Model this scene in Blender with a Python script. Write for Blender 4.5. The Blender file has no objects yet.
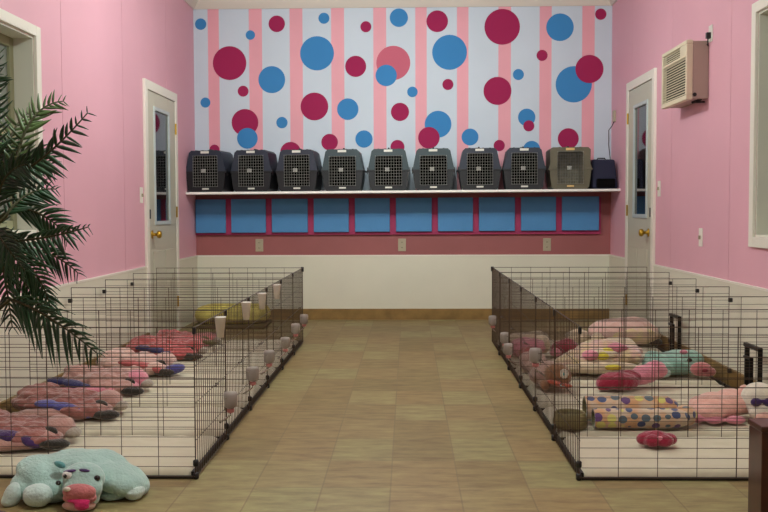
import bpy, bmesh, math, random
from mathutils import Vector, Matrix, Euler, noise
S = bpy.context.scene
C = S.collection
PI = math.pi
rnd = random.Random(7)

# ------------------------------------------------------------------ materials
def lin(c):
    out = []
    for v in c:
        v /= 255.0
        out.append(v/12.92 if v <= 0.04045 else ((v+0.055)/1.055)**2.4)
    return tuple(out)
M = {}
def mat(name, rgb, rough=0.6, metal=0.0, var=0.0, scale=20.0, bump=0.0, bscale=60.0, sheen=0.0, spec=0.5,
        trans=0.0, emis=None, estr=0.0, coat=0.0, rgb2=None):
    m = bpy.data.materials.new(name); m.use_nodes = True
    nt = m.node_tree; b = nt.nodes['Principled BSDF']
    col = lin(rgb)
    b.inputs['Base Color'].default_value = (*col, 1)
    b.inputs['Roughness'].default_value = rough
    b.inputs['Metallic'].default_value = metal
    b.inputs['Specular IOR Level'].default_value = spec
    b.inputs['Transmission Weight'].default_value = trans
    b.inputs['Coat Weight'].default_value = coat
    if sheen: b.inputs['Sheen Weight'].default_value = sheen
    if emis: b.inputs['Emission Color'].default_value = (*lin(emis), 1); b.inputs['Emission Strength'].default_value = estr
    tc = nt.nodes.new('ShaderNodeTexCoord')
    if var or rgb2:
        n = nt.nodes.new('ShaderNodeTexNoise'); n.inputs['Scale'].default_value = scale; n.inputs['Detail'].default_value = 4
        nt.links.new(tc.outputs['Object'], n.inputs['Vector'])
        mx = nt.nodes.new('ShaderNodeValToRGB')
        mx.color_ramp.elements[0].position = 0.35; mx.color_ramp.elements[1].position = 0.65
        if rgb2:
            mx.color_ramp.elements[0].color = (*col, 1); mx.color_ramp.elements[1].color = (*lin(rgb2), 1)
        else:
            mx.color_ramp.elements[0].color = tuple(min(1, v*(1-var)) for v in col)+(1,)
            mx.color_ramp.elements[1].color = tuple(min(1, v*(1+var)) for v in col)+(1,)
        nt.links.new(n.outputs['Fac'], mx.inputs['Fac']); nt.links.new(mx.outputs['Color'], b.inputs['Base Color'])
    if bump:
        n = nt.nodes.new('ShaderNodeTexNoise'); n.inputs['Scale'].default_value = bscale; n.inputs['Detail'].default_value = 3
        nt.links.new(tc.outputs['Object'], n.inputs['Vector'])
        bp = nt.nodes.new('ShaderNodeBump'); bp.inputs['Strength'].default_value = bump; bp.inputs['Distance'].default_value = 0.01
        nt.links.new(n.outputs['Fac'], bp.inputs['Height']); nt.links.new(bp.outputs['Normal'], b.inputs['Normal'])
    M[name] = m
    return m

mat('pink', (228,172,188), 0.55, var=0.03, scale=1.2, bump=0.05, bscale=8)
mat('mural_grey', (200,210,222), 0.6, var=0.02, scale=2)
mat('mural_pink', (230,160,172), 0.6, var=0.03, scale=2)
mat('dot_blue', (66,134,192), 0.9, spec=0.15)
mat('dot_crimson', (160,42,86), 0.9, spec=0.15)
mat('dot_rose', (200,104,124), 0.9, spec=0.15)
mat('dusty_rose', (156,90,90), 0.6, var=0.04, scale=2)
mat('crimson_board', (168,44,92), 0.6)
mat('panel_blue', (72,134,188), 0.55, var=0.03, scale=5)
mat('wainscot', (224,220,202), 0.5, var=0.02, scale=3)
mat('trim_white', (238,234,222), 0.45)
mat('cream_trim', (222,214,202), 0.5)
mat('ceiling', (225,220,210), 0.8, bump=0.1, bscale=80)
mat('wood_base', (138,108,58), 0.5, var=0.2, scale=9)
mat('door_paint', (198,196,178), 0.4)
mat('door_inner', (190,200,200), 0.35)
mat('dark_glass', (22,24,28), 0.04, spec=1.0)
mat('brass', (196,160,60), 0.28, metal=0.9)
mat('black_metal', (30,28,26), 0.4, metal=0.6)
mat('wire', (84,70,58), 0.42, metal=0.6)
mat('black_plastic', (26,25,26), 0.45)
mat('tray', (34,31,30), 0.5)
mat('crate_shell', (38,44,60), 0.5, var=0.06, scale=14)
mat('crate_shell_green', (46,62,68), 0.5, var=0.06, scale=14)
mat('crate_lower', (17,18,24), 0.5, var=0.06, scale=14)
mat('crate_dark', (7,7,8), 0.9, spec=0.1)  # near-black lining: shade inside the carriers put into the colour
mat('crate_wire', (158,158,152), 0.4, metal=0.1)
mat('olive_shell', (98,92,74), 0.5, var=0.08, scale=14)
mat('olive_inner', (128,120,100), 0.6, var=0.3, scale=25)
mat('navy_cloth', (30,32,58), 0.8, bump=0.1)
mat('label_white', (222,220,210), 0.5)
mat('label_orange', (226,186,120), 0.5)
mat('shelf_white', (250,246,240), 0.4)
mat('plastic_ivory', (176,164,140), 0.45)
mat('ac_bezel', (222,212,184), 0.45)
mat('ac_body', (178,158,146), 0.5)
mat('ac_dark', (48,46,16), 0.8)
mat('pad', (214,206,180), 0.85, bump=0.25, bscale=18, sheen=0.3)
mat('bottle', (176,166,158), 0.3, trans=0.3)
mat('bottle_red', (200,128,124), 0.4)
mat('steel', (200,196,192), 0.25, metal=0.9)
mat('cup', (236,230,222), 0.5)
mat('leaf', (38,78,44), 0.42, var=0.35, scale=7)
mat('leaf_light', (84,112,60), 0.42, var=0.25, scale=9)
mat('stem', (70,74,40), 0.6)
mat('bark', (64,46,34), 0.9, bump=0.6, bscale=40)
mat('pot', (70,44,36), 0.5)
mat('soil', (40,30,24), 1.0, bump=0.6)
mat('red_wood', (66,26,10), 0.35, var=0.25, scale=12, coat=0.3)
mat('win_sage', (150,152,118), 0.5)
mat('reveal', (222,222,208), 0.6)
mat('win_glass', (120,126,118), 0.1, spec=0.8)
mat('lamp', (255,250,240), 0.5, emis=(255,250,238), estr=0.8)
mat('yellow_bed', (206,192,104), 0.85, var=0.2, scale=14, bump=0.4, bscale=40)
mat('olive_base', (84,72,34), 0.8)
mat('olive_plastic', (132,124,80), 0.5)
def fleece(name, rgb, var=0.08, scale=18, rgb2=None): mat(name, rgb, 0.95, var=var, scale=scale, bump=0.55, bscale=90, sheen=0.6, rgb2=rgb2, spec=0.2)
fleece('f_mint', (176,210,202), 0.05, 9)
fleece('f_mint_light', (206,228,222))
fleece('f_teal', (110,176,176))
fleece('f_tealpet', (144,188,172))
fleece('f_salmon', (206,124,126))
fleece('f_magenta', (214,44,110))
fleece('f_dustpink', (184,140,130), 0.12, 8)
fleece('f_brownpink', (152,96,88), 0.14, 9)
fleece('f_palepink', (222,184,172), 0.07, 9)
fleece('f_redpink', (186,90,90), 0.15, 9)
fleece('f_navy', (48,48,98))
fleece('f_purple', (70,44,98))
fleece('f_blue', (84,86,160))
fleece('f_dark', (48,44,38))
fleece('f_grey', (170,158,142))
fleece('f_maroon', (150,34,60))
fleece('f_cream', (224,206,176))
fleece('f_multi', (224,180,178), 0, 11, rgb2=(222,206,150))
fleece('f_peachpink', (236,184,170), 0.05)
fleece('f_white', (240,232,216))
fleece('f_yellow', (220,206,70))
fleece('f_olive', (108,104,62))
fleece('f_orange', (216,96,72))
fleece('f_rose', (224,140,158), 0.1)
fleece('f_camel', (168,118,84))
mat('eye', (14,12,14), 0.1, spec=0.8)
mat('eye_white', (236,234,228), 0.3)

def floor_mat():
    m = bpy.data.materials.new('vinyl_floor'); m.use_nodes = True; nt = m.node_tree; b = nt.nodes['Principled BSDF']
    L = nt.links.new; N = nt.nodes.new
    tc = N('ShaderNodeTexCoord')
    mp = N('ShaderNodeMapping'); mp.inputs['Location'].default_value = (0.065, 0.30, 0)
    L(tc.outputs['Object'], mp.inputs['Vector'])
    br = N('ShaderNodeTexBrick'); br.offset = 0.0; br.squash = 1.0
    br.inputs['Scale'].default_value = 1.0; br.inputs['Brick Width'].default_value = 0.25; br.inputs['Row Height'].default_value = 0.375
    br.inputs['Mortar Size'].default_value = 0.004; br.inputs['Mortar Smooth'].default_value = 0.6; br.inputs['Bias'].default_value = 0.0
    br.inputs['Color1'].default_value = (0, 0, 0, 1); br.inputs['Color2'].default_value = (1, 1, 1, 1); br.inputs['Mortar'].default_value = (0.5, 0.5, 0.5, 1)
    L(mp.outputs['Vector'], br.inputs['Vector'])
    r = N('ShaderNodeValToRGB'); e = r.color_ramp.elements
    e[0].position = 0; e[0].color = (*lin((132,122,94)), 1); e[1].position = 1; e[1].color = (*lin((150,142,112)), 1)
    x = e.new(0.5); x.color = (*lin((146,132,104)), 1); x = e.new(0.8); x.color = (*lin((144,142,112)), 1)
    L(br.outputs['Color'], r.inputs['Fac'])
    st = N('ShaderNodeMapping'); st.inputs['Scale'].default_value = (4, 13, 1); L(tc.outputs['Object'], st.inputs['Vector'])
    n = N('ShaderNodeTexNoise'); n.inputs['Scale'].default_value = 1.6; n.inputs['Detail'].default_value = 6; n.inputs['Roughness'].default_value = 0.65
    L(st.outputs['Vector'], n.inputs['Vector'])
    r2 = N('ShaderNodeValToRGB'); e = r2.color_ramp.elements
    e[0].position = 0.34; e[0].color = (*lin((160,142,116)), 1); e[1].position = 0.68; e[1].color = (*lin((220,216,186)), 1)
    L(n.outputs['Fac'], r2.inputs['Fac'])
    mx = N('ShaderNodeMix'); mx.data_type = 'RGBA'; mx.blend_type = 'OVERLAY'; mx.inputs['Factor'].default_value = 0.7
    L(r.outputs['Color'], mx.inputs['A']); L(r2.outputs['Color'], mx.inputs['B'])
    n2 = N('ShaderNodeTexNoise'); n2.inputs['Scale'].default_value = 0.9; n2.inputs['Detail'].default_value = 2; L(tc.outputs['Object'], n2.inputs['Vector'])
    mx3 = N('ShaderNodeMix'); mx3.data_type = 'RGBA'; mx3.blend_type = 'MULTIPLY'
    L(n2.outputs['Fac'], mx3.inputs['Factor']); mx3.inputs['B'].default_value = (0.98, 0.90, 0.80, 1); L(mx.outputs['Result'], mx3.inputs['A'])
    mx2 = N('ShaderNodeMix'); mx2.data_type = 'RGBA'; mx2.inputs['B'].default_value = (*lin((112,100,74)), 1)
    ml = N('ShaderNodeMath'); ml.operation = 'MULTIPLY'; ml.inputs[1].default_value = 0.5
    L(br.outputs['Fac'], ml.inputs[0]); L(ml.outputs[0], mx2.inputs['Factor']); L(mx3.outputs['Result'], mx2.inputs['A'])
    L(mx2.outputs['Result'], b.inputs['Base Color'])
    b.inputs['Roughness'].default_value = 0.5; b.inputs['Specular IOR Level'].default_value = 0.3
    bp = N('ShaderNodeBump'); bp.inputs['Strength'].default_value = 0.2; bp.inputs['Distance'].default_value = 0.002; bp.invert = True
    L(br.outputs['Fac'], bp.inputs['Height']); L(bp.outputs['Normal'], b.inputs['Normal'])
    M['floor'] = m
floor_mat()
def paw_mat():
    m = bpy.data.materials.new('paw_print_fleece'); m.use_nodes = True; nt = m.node_tree; b = nt.nodes['Principled BSDF']
    L = nt.links.new; N = nt.nodes.new
    tc = N('ShaderNodeTexCoord')
    v = N('ShaderNodeTexVoronoi'); v.inputs['Scale'].default_value = 20; v.inputs['Randomness'].default_value = 0.5; L(tc.outputs['Object'], v.inputs['Vector'])
    lt = N('ShaderNodeMath'); lt.operation = 'LESS_THAN'; lt.inputs[1].default_value = 0.42; L(v.outputs['Distance'], lt.inputs[0])
    sp = N('ShaderNodeSeparateColor'); L(v.outputs['Color'], sp.inputs['Color'])
    r = N('ShaderNodeValToRGB'); r.color_ramp.interpolation = 'CONSTANT'; e = r.color_ramp.elements
    e[0].position = 0; e[0].color = (*lin((72,86,128)), 1); e[1].position = 0.4; e[1].color = (*lin((104,70,124)), 1)
    x = e.new(0.65); x.color = (*lin((92,110,120)), 1); x = e.new(0.85); x.color = (*lin((220,214,120)), 1)
    L(sp.outputs['Red'], r.inputs['Fac'])
    n = N('ShaderNodeTexNoise'); n.inputs['Scale'].default_value = 14; L(tc.outputs['Object'], n.inputs['Vector'])
    r2 = N('ShaderNodeValToRGB'); e = r2.color_ramp.elements
    e[0].position = 0.4; e[0].color = (*lin((214,166,122)), 1); e[1].position = 0.58; e[1].color = (*lin((214,194,168)), 1)
    L(n.outputs['Fac'], r2.inputs['Fac'])
    mx = N('ShaderNodeMix'); mx.data_type = 'RGBA'; L(lt.outputs[0], mx.inputs['Factor']); L(r2.outputs['Color'], mx.inputs['A']); L(r.outputs['Color'], mx.inputs['B'])
    L(mx.outputs['Result'], b.inputs['Base Color']); b.inputs['Roughness'].default_value = 0.95; b.inputs['Sheen Weight'].default_value = 0.5
    M['paw'] = m
paw_mat()

# ------------------------------------------------------------------ mesh helpers
class MB:
    def __init__(s): s.v = []; s.f = []; s.m = []; s.mats = []
    def mi(s, m):
        if m not in s.mats: s.mats.append(m)
        return s.mats.index(m)
    def add(s, vs, fs, m):
        k = len(s.v); i = s.mi(m); s.v += [tuple(v) for v in vs]
        for f in fs: s.f.append(tuple(k+j for j in f)); s.m.append(i)
    def box(s, x0, x1, y0, y1, z0, z1, m):
        s.add([(x0,y0,z0),(x1,y0,z0),(x1,y1,z0),(x0,y1,z0),(x0,y0,z1),(x1,y0,z1),(x1,y1,z1),(x0,y1,z1)],
              [(0,3,2,1),(4,5,6,7),(0,1,5,4),(1,2,6,5),(2,3,7,6),(3,0,4,7)], m); return s
    def rod(s, p, q, r, m, n=5, r2=None):
        p = Vector(p); q = Vector(q); d = (q-p).normalized(); r2 = r if r2 is None else r2
        a = d.orthogonal().normalized(); b = d.cross(a); vs = []
        for c, rr in ((p, r), (q, r2)):
            for i in range(n):
                t = 2*PI*i/n; vs.append(c + a*math.cos(t)*rr + b*math.sin(t)*rr)
        s.add(vs, [(i,(i+1)%n,n+(i+1)%n,n+i) for i in range(n)] + [tuple(range(n-1,-1,-1)), tuple(range(n,2*n))], m); return s
    def tube(s, pts, r, m, n=8):
        pts = [Vector(p) for p in pts]; vs = []; k = len(pts)
        up = None
        for i, p in enumerate(pts):
            d = (pts[min(i+1,k-1)]-pts[max(i-1,0)]).normalized()
            a = d.orthogonal().normalized() if up is None else (up - d*up.dot(d)).normalized()
            up = a; b = d.cross(a); rr = r[i] if isinstance(r, (list, tuple)) else r
            for j in range(n): t = 2*PI*j/n; vs.append(p + a*math.cos(t)*rr + b*math.sin(t)*rr)
        fs = [(i*n+j, i*n+(j+1)%n, (i+1)*n+(j+1)%n, (i+1)*n+j) for i in range(k-1) for j in range(n)]
        fs += [tuple(range(n-1,-1,-1)), tuple((k-1)*n+j for j in range(n))]
        s.add(vs, fs, m); return s
    def lathe(s, c, prof, m, n=16, axis='z'):
        vs = []
        for (r, h) in prof:
            for j in range(n):
                t = 2*PI*j/n; a, b = math.cos(t)*r, math.sin(t)*r
                vs.append({'z':(c[0]+a,c[1]+b,c[2]+h),'x':(c[0]+h,c[1]+a,c[2]+b),'y':(c[0]+b,c[1]+h,c[2]+a)}[axis])
        k = len(prof)
        fs = [(i*n+j, i*n+(j+1)%n, (i+1)*n+(j+1)%n, (i+1)*n+j) for i in range(k-1) for j in range(n)]
        fs += [tuple(range(n-1,-1,-1)), tuple((k-1)*n+j for j in range(n))]
        s.add(vs, fs, m); return s
    def disc(s, x, y, z, r, m, n=36):
        s.add([(x+r*math.cos(2*PI*i/n), y, z+r*math.sin(2*PI*i/n)) for i in range(n)], [tuple(range(n))], m); return s
    def build(s, name, parent=None, loc=None, smooth=False, bevel=0):
        me = bpy.data.meshes.new(name); me.from_pydata(s.v, [], s.f)
        for m in s.mats: me.materials.append(M[m])
        for p, i in zip(me.polygons, s.m): p.material_index = i; p.use_smooth = smooth
        me.update()
        o = bpy.data.objects.new(name, me); C.objects.link(o)
        if loc: o.location = loc
        if parent: o.parent = parent
        if bevel:
            b = o.modifiers.new('bevel', 'BEVEL'); b.width = bevel; b.segments = 2; b.limit_method = 'ANGLE'
        return o
def tag(o, label, cat, group=None):
    o['label'] = label; o['category'] = cat
    if group: o['group'] = group
    return o
def thing(name, label, cat, loc=(0,0,0), rz=0, group=None):
    o = bpy.data.objects.new(name, None); C.objects.link(o); o.empty_display_size = 0.05
    o.location = loc; o.rotation_euler = (0,0,rz); return tag(o, label, cat, group)
def struct(o): o['kind'] = 'structure'; return o
def dup(root, loc, rz=None, label=None, group=None):
    r = root.copy(); C.objects.link(r); r.location = loc
    if rz is not None: r.rotation_euler = (0,0,rz)
    if label: r['label'] = label
    if group: r['group'] = group
    for ch in list(root.children):
        c = ch.copy(); C.objects.link(c); c.parent = r
        for g in list(ch.children):
            d = g.copy(); C.objects.link(d); d.parent = c
    return r

# ------------------------------------------------------------------ room
XL, XR, YB, YF, ZC, ZW = -1.96, 1.855, 8.84, -2.0, 2.95, 0.585
struct(MB().box(XL-0.2, XR+0.2, YF-0.1, YB+0.1, -0.1, 0, 'floor').build('floor'))
struct(MB().box(XL-0.2, XR+0.2, YF-0.1, YB+0.1, ZC, ZC+0.1, 'ceiling').build('ceiling'))
def side_wall(name, x, sgn, seams, win):
    """wall in sheets with narrow open joints; win = (y0,y1,z0,z1) opening"""
    b = MB(); y0w, y1w, z0w, z1w = win
    X0, X1 = (x, x+sgn*0.02); a, c = min(X0, X1), max(X0, X1)
    ys = [YF] + seams + [YB]
    for i in range(len(ys)-1):
        p, q = ys[i]+(0.0025 if i else 0), ys[i+1]-(0.0025 if i < len(ys)-2 else 0)
        segs = []
        if q <= y0w or p >= y1w: segs.append((p, q, ZW, ZC))
        else:
            if p < y0w: segs.append((p, y0w, ZW, ZC))
            if q > y1w: segs.append((y1w, q, ZW, ZC))
            lo, hi = max(p, y0w), min(q, y1w)
            segs += [(lo, hi, ZW, z0w), (lo, hi, z1w, ZC)]
        for (p1, q1, z0, z1) in segs: b.box(a, c, p1, q1, z0, z1, 'pink')
    B0, B1 = x+sgn*0.02, x+sgn*0.16; a, c = min(B0, B1), max(B0, B1)
    b.box(a, c, YF, y0w, 0, ZC, 'pink'); b.box(a, c, y1w, YB, 0, ZC, 'pink')
    b.box(a, c, y0w, y1w, 0, z0w, 'pink'); b.box(a, c, y0w, y1w, z1w, ZC, 'pink')
    return struct(b.build(name))
WL = (3.75, 5.03, 0.90, 1.925); WR = (4.0, 5.17, 0.86, 2.045)
side_wall('wall_left', XL, -1, [0.6, 1.81, 3.02, 4.23, 5.44, 6.61, 7.82], WL)
side_wall('wall_right', XR, 1, [0.75, 1.96, 3.17, 4.38, 5.60, 6.83, 8.04], WR)
struct(MB().box(XL-0.16, XR+0.16, YF-0.1, YF, 0, ZC, 'ceiling').build('wall_front'))

DOTS= [('b', -1.893, 2.716, 0.052), ('c', -1.631, 2.36, 0.154), ('b', -1.437, 2.613, 0.043), ('c', -1.194, 2.713, 0.075), ('b', -1.244, 2.207, 0.123), ('b', -0.827, 2.443, 0.155), ('b', -0.762, 2.76, 0.05), ('c', -0.379, 2.68, 0.05), ('c', -0.474, 2.322, 0.096), ('b', -0.078, 2.759, 0.083), ('r', -0.13, 2.351, 0.155), ('b', -0.195, 2.238, 0.097), ('c', -1.509, 2.104, 0.05), ('c', -1.495, 1.818, 0.123), ('b', -1.474, 1.673, 0.095), ('b', -1.858, 2.002, 0.046), ('c', -0.854, 1.96, 0.127), ('b', -1.154, 1.815, 0.052), ('b', -0.548, 1.934, 0.098), ('c', -0.717, 1.634, 0.076), ('b', -0.401, 1.661, 0.079), ('c', -0.07, 1.906, 0.083), ('c', -1.779, 1.571, 0.046), ('c', -1.077, 1.543, 0.095), ('c', -0.094, 1.587, 0.064), ('c', 0.271, 2.724, 0.098), ('b', 0.383, 2.443, 0.158), ('c', 0.861, 2.669, 0.161), ('b', 1.384, 2.661, 0.124), ('c', 1.751, 2.775, 0.051), ('c', 1.223, 2.409, 0.05), ('b', 1.511, 2.146, 0.164), ('c', 1.652, 2.283, 0.127), ('b', 1.009, 2.238, 0.05), ('c', 0.819, 2.091, 0.127), ('c', 0.368, 2.152, 0.05), ('b', 0.044, 2.087, 0.048), ('b', 0.278, 1.792, 0.122), ('c', 0.194, 1.669, 0.098), ('b', 0.57, 1.674, 0.077), ('c', 0.836, 1.595, 0.051), ('b', 1.086, 1.85, 0.079), ('c', 1.105, 1.772, 0.05), ('b', 1.132, 1.558, 0.078), ('c', 1.464, 1.654, 0.095)]
STR= [(-1.829, -1.727), (-1.451, -1.331), (-1.077, -0.959), (-0.697, -0.578), (-0.312, -0.194), (0.071, 0.175), (0.45, 0.555), (0.827, 0.941), (1.2, 1.309), (1.585, 1.698)]
w = MB()
w.box(XL-0.16, XR+0.16, YB+0.01, YB+0.11, 0, ZC, 'pink')
w.box(XL, XR, YB, YB+0.01, ZW, 1.17, 'dusty_rose')
xs = XL
for (a, b) in STR + [(XR, XR)]:
    w.box(xs, a, YB, YB+0.01, 1.17, ZC, 'mural_grey')
    if b > a: w.box(a, b, YB, YB+0.01, 1.17, ZC, 'mural_pink')
    xs = b
for i, (k, x, z, r) in enumerate(DOTS):
    w.disc(x, YB-0.0012-0.00035*(i % 3)-(0.0006 if k != 'r' else 0)-(0.0016 if i in (11, 14, 32, 38, 42) else 0), z, r, {'b':'dot_blue','c':'dot_crimson','r':'dot_rose'}[k])
struct(w.build('wall_back'))
struct(MB().box(XL, XR, YB-0.012, YB, 0.0, ZW, 'wainscot').box(XL, XR, YB-0.016, YB, ZW, ZW+0.012, 'trim_white').build('trim_1'))
for nm, x, s in (('trim_2', XL, 1), ('trim_3', XR, -1)):
    b = MB(); a, c = sorted((x, x+s*0.012)); ys = [YF, 1.81, 4.23, 6.63, YB-0.012]
    for i in range(4): b.box(a, c, ys[i]+0.001, ys[i+1]-0.001, 0, ZW, 'wainscot')
    a, c = sorted((x, x+s*0.016)); b.box(a, c, YF, YB-0.016, ZW, ZW+0.012, 'trim_white')
    struct(b.build(nm))
struct(MB().box(XL+0.012, XR-0.012, YB-0.03, YB-0.012, 0, 0.1, 'wood_base').build('baseboard_back'))
struct(MB().box(XL+0.012, XL+0.03, YF, 7.098, 0, 0.1, 'wood_base').build('baseboard_left'))
struct(MB().box(XR-0.03, XR-0.012, YF, 7.238, 0, 0.1, 'wood_base').build('baseboard_right'))
def crown(nm, pts):
    (x0, y0), (x1, y1), (nx, ny) = pts; b = MB(); prof = [(0, 2.85), (0.014, 2.85), (0.03, 2.875), (0.05, 2.91), (0.062, 2.95), (0, 2.95)]
    vs = [(x0+nx*d, y0+ny*d, z) for d, z in prof] + [(x1+nx*d, y1+ny*d, z) for d, z in prof]; n = len(prof)
    b.add(vs, [(i, (i+1) % n, n+(i+1) % n, n+i) for i in range(n)] + [tuple(range(n)), tuple(range(2*n-1, n-1, -1))], 'cream_trim'); return struct(b.build(nm))
crown('trim_4', ((XL, YB), (XR, YB), (0, -1)))
crown('trim_5', ((XL, YF), (XL, YB), (1, 0)))
crown('trim_6', ((XR, YF), (XR, YB), (-1, 0)))

# windows
def window(nm, x, s, win):
    y0, y1, z0, z1 = win                         # s = direction out of the room
    b = MB()
    a, c = sorted((x-s*0.018, x))
    for (p, q, e, f) in ((y0-0.062, y0, z0-0.055, z1+0.055), (y1, y1+0.062, z0-0.055, z1+0.055), (y0, y1, z1, z1+0.055), (y0, y1, z0-0.055, z0)):
        b.box(a, c, p, q, e, f, 'trim_white')
    o = struct(b.build(nm, bevel=0.003))
    r = MB(); a, c = sorted((x, x+s*0.15)); t = 0.012
    r.box(a, c, y0, y0+t, z0, z1, 'reveal'); r.box(a, c, y1-t, y1, z0, z1, 'reveal'); r.box(a, c, y0+t, y1-t, z1-t, z1, 'reveal'); r.box(a, c, y0+t, y1-t, z0, z0+t, 'reveal')
    r.build('window_jamb', o)
    f = MB(); a, c = sorted((x+s*0.10, x+s*0.14)); p, q, e, g = y0+t, y1-t, z0+t, z1-t; fw = 0.05; zm = (z0+z1)/2
    for bx in ((p, p+fw, e, g), (q-fw, q, e, g), (p+fw, q-fw, e, e+fw), (p+fw, q-fw, g-fw, g), (p+fw, q-fw, zm-0.02, zm+0.02)): f.box(a, c, *bx, 'win_sage')
    f.build('window_frame', o, bevel=0.003)
    a, c = sorted((x+s*0.115, x+s*0.121)); MB().box(a, c, p+fw, q-fw, e+fw, g-fw, 'win_glass').build('pane', o)
window('window_1', XL, -1, WL); window('window_2', XR, 1, WR)

# doors : s = direction into the room; near edge y0, far edge y1 (outer casing), top zt
def door(nm, x, s, y0, y1, zt, gz0, gz1, gy0, gy1):
    cw = 0.07
    b = MB(); a, c = sorted((x, x+s*0.022))
    b.box(a, c, y0, y0+cw, 0, zt, 'trim_white'); b.box(a, c, y1-cw, y1, 0, zt, 'trim_white'); b.box(a, c, y0+cw, y1-cw, zt-cw, zt, 'trim_white')
    o = struct(b.build(nm, bevel=0.003))
    a, c = sorted((x-s*0.0, x+s*0.017)); g = 0.006; p, q = y0+cw+g, y1-cw-g
    d = MB()
    d.box(a, c, p, gy0, 0.01, zt-cw-g, 'door_paint'); d.box(a, c, gy1, q, 0.01, zt-cw-g, 'door_paint')
    d.box(a, c, gy0, gy1, 0.01, gz0, 'door_paint'); d.box(a, c, gy0, gy1, gz1, zt-cw-g, 'door_paint')
    for (yy0, yy1) in ((p+0.1, (p+q)/2-0.04), ((p+q)/2+0.04, q-0.1)):          # two raised lower panels
        a2, c2 = sorted((x+s*0.016, x+s*0.023)); d.box(a2, c2, yy0, yy1, 0.22, 0.70, 'door_paint')
    d.build('door_leaf', o, bevel=0.003)
    f = MB(); a, c = sorted((x+s*0.008, x+s*0.026)); w_ = 0.03
    for bx in ((gy0-w_, gy0, gz0-w_, gz1+w_), (gy1, gy1+w_, gz0-w_, gz1+w_), (gy0, gy1, gz1, gz1+w_), (gy0, gy1, gz0-w_, gz0)): f.box(a, c, *bx, 'door_inner')
    f.build('glass_frame', o, bevel=0.004)
    a, c = sorted((x+s*0.004, x+s*0.010)); MB().box(a, c, gy0, gy1, gz0, gz1, 'dark_glass').build('glass_pane', o)
    k = MB(); zk = 0.83; yk = p+0.07
    k.lathe((x+s*0.017, yk, zk), [(0.032, 0), (0.032, s*0.006), (0.012, s*0.01), (0.012, s*0.035), (0.026, s*0.042), (0.03, s*0.055), (0.024, s*0.07), (0.006, s*0.075)], 'brass', axis='x')
    k.build('door_knob', o, smooth=True)
    MB().box(*sorted((x+s*0.016, x+s*0.022)), p+0.004, p+0.03, 0.95, 1.02, 'black_metal').build('strike_plate', o)
    h = MB()
    for z in (0.25, 1.0, zt-0.3): h.rod((x+s*0.024, q, z-0.045), (x+s*0.024, q, z+0.045), 0.007, 'brass', 8)
    h.build('hinges', o)
door('door_1', XL, 1, 7.10, 8.09, 1.99, 0.93, 1.78, 7.36, 7.78)
door('door_2', XR, -1, 7.24, 8.16, 2.06, 0.97, 1.82, 7.46, 7.86)

# ------------------------------------------------------------------ back wall fittings
YS = 8.44
t = thing('wall_shelf', 'long white shelf under the polka dots, holding the pet carriers', 'shelf', (0, 8.6, 1.161)); t.rotation_euler.y = -0.004
MB().box(XL+0.001, XR-0.001, YS-8.6, YB-8.6-0.002, 0, 0.02, 'shelf_white').build('shelf_board', t, bevel=0.002)
struct(MB().box(XL+0.002, 1.76, 8.812, 8.8395, 0.785, 1.12, 'crimson_board').build('trim_7'))
BL= [(-1.952, -1.674), (-1.623, -1.304), (-1.249, -0.918), (-0.863, -0.541), (-0.486, -0.165), (-0.11, 0.219), (0.274, 0.594), (0.648, 0.976), (1.031, 1.349), (1.403, 1.739)]
ordn = ['first','second','third','fourth','fifth','sixth','seventh','eighth','ninth','tenth']
for i, (a, b) in enumerate(BL):
    wd = b-a; o = MB().box(-wd/2, wd/2, -0.03, 0, -0.15, 0.16, 'panel_blue').build('blue_panel', loc=((a+b)/2, 8.812, 0.961+0.002*(a+b)), bevel=0.006)
    tag(o, 'bright blue square panel under the shelf, %s from the left' % ordn[i] if i < 9 else 'bright blue square panel under the shelf, rightmost of the ten', 'panel', 'blue panels under the shelf')
def outlet(loc, rz, label, switch=False):
    t = thing('light_switch' if switch else 'wall_outlet', label, 'switch' if switch else 'outlet', loc, rz, 'light switches by the doors' if switch else 'outlets along the back wall')
    MB().box(-0.036, 0.036, -0.006, 0, -0.058, 0.058, 'trim_white' if switch else 'plastic_ivory').build('cover_plate', t, bevel=0.003)
    if switch: MB().box(-0.006, 0.006, -0.018, -0.005, -0.012, 0.012, 'plastic_ivory').build('toggle', t)
    else:
        for z in (-0.024, 0.024):
            MB().box(-0.016, 0.016, -0.0085, -0.005, z-0.014, z+0.014, 'plastic_ivory').box(-0.007, -0.004, -0.0092, -0.008, z-0.005, z+0.006, 'black_plastic').box(0.004, 0.007, -0.0092, -0.008, z-0.005, z+0.006, 'black_plastic').build('socket', t)
outlet((-1.373, YB, 0.688), 0, 'ivory wall outlet below the second blue panel from left')
outlet((-0.055, YB, 0.688), 0, 'ivory wall outlet in the middle of the back wall')
outlet((1.275, YB, 0.688), 0, 'ivory wall outlet below the ninth blue panel')
outlet((XL, 7.02, 1.125), PI/2, 'ivory light switch on pink wall beside the left door', True)
outlet((XR, 7.14, 1.16), -PI/2, 'ivory light switch on pink wall beside the right door', True)
outlet((XR, 6.12, 0.83), -PI/2, 'lone ivory switch plate below and nearer than the air conditioner', True)
# thermostat with a dangling cord
t = thing('wall_thermostat', 'small white box with dangling dark cord in right back corner', 'thermostat', (XR, 8.68, 1.84))
MB().box(-0.02, 0, -0.03, 0.03, -0.05, 0.05, 'plastic_ivory').build('box', t, bevel=0.003)
MB().tube([(-0.012, 0, -0.05), (-0.03, 0.0, -0.09), (-0.05, 0.03, -0.12), (-0.04, 0.08, -0.25), (-0.02, 0.1, -0.38), (-0.03, 0.12, -0.5)], 0.004, 'black_plastic', 6).build('cord', t, smooth=True)

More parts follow.
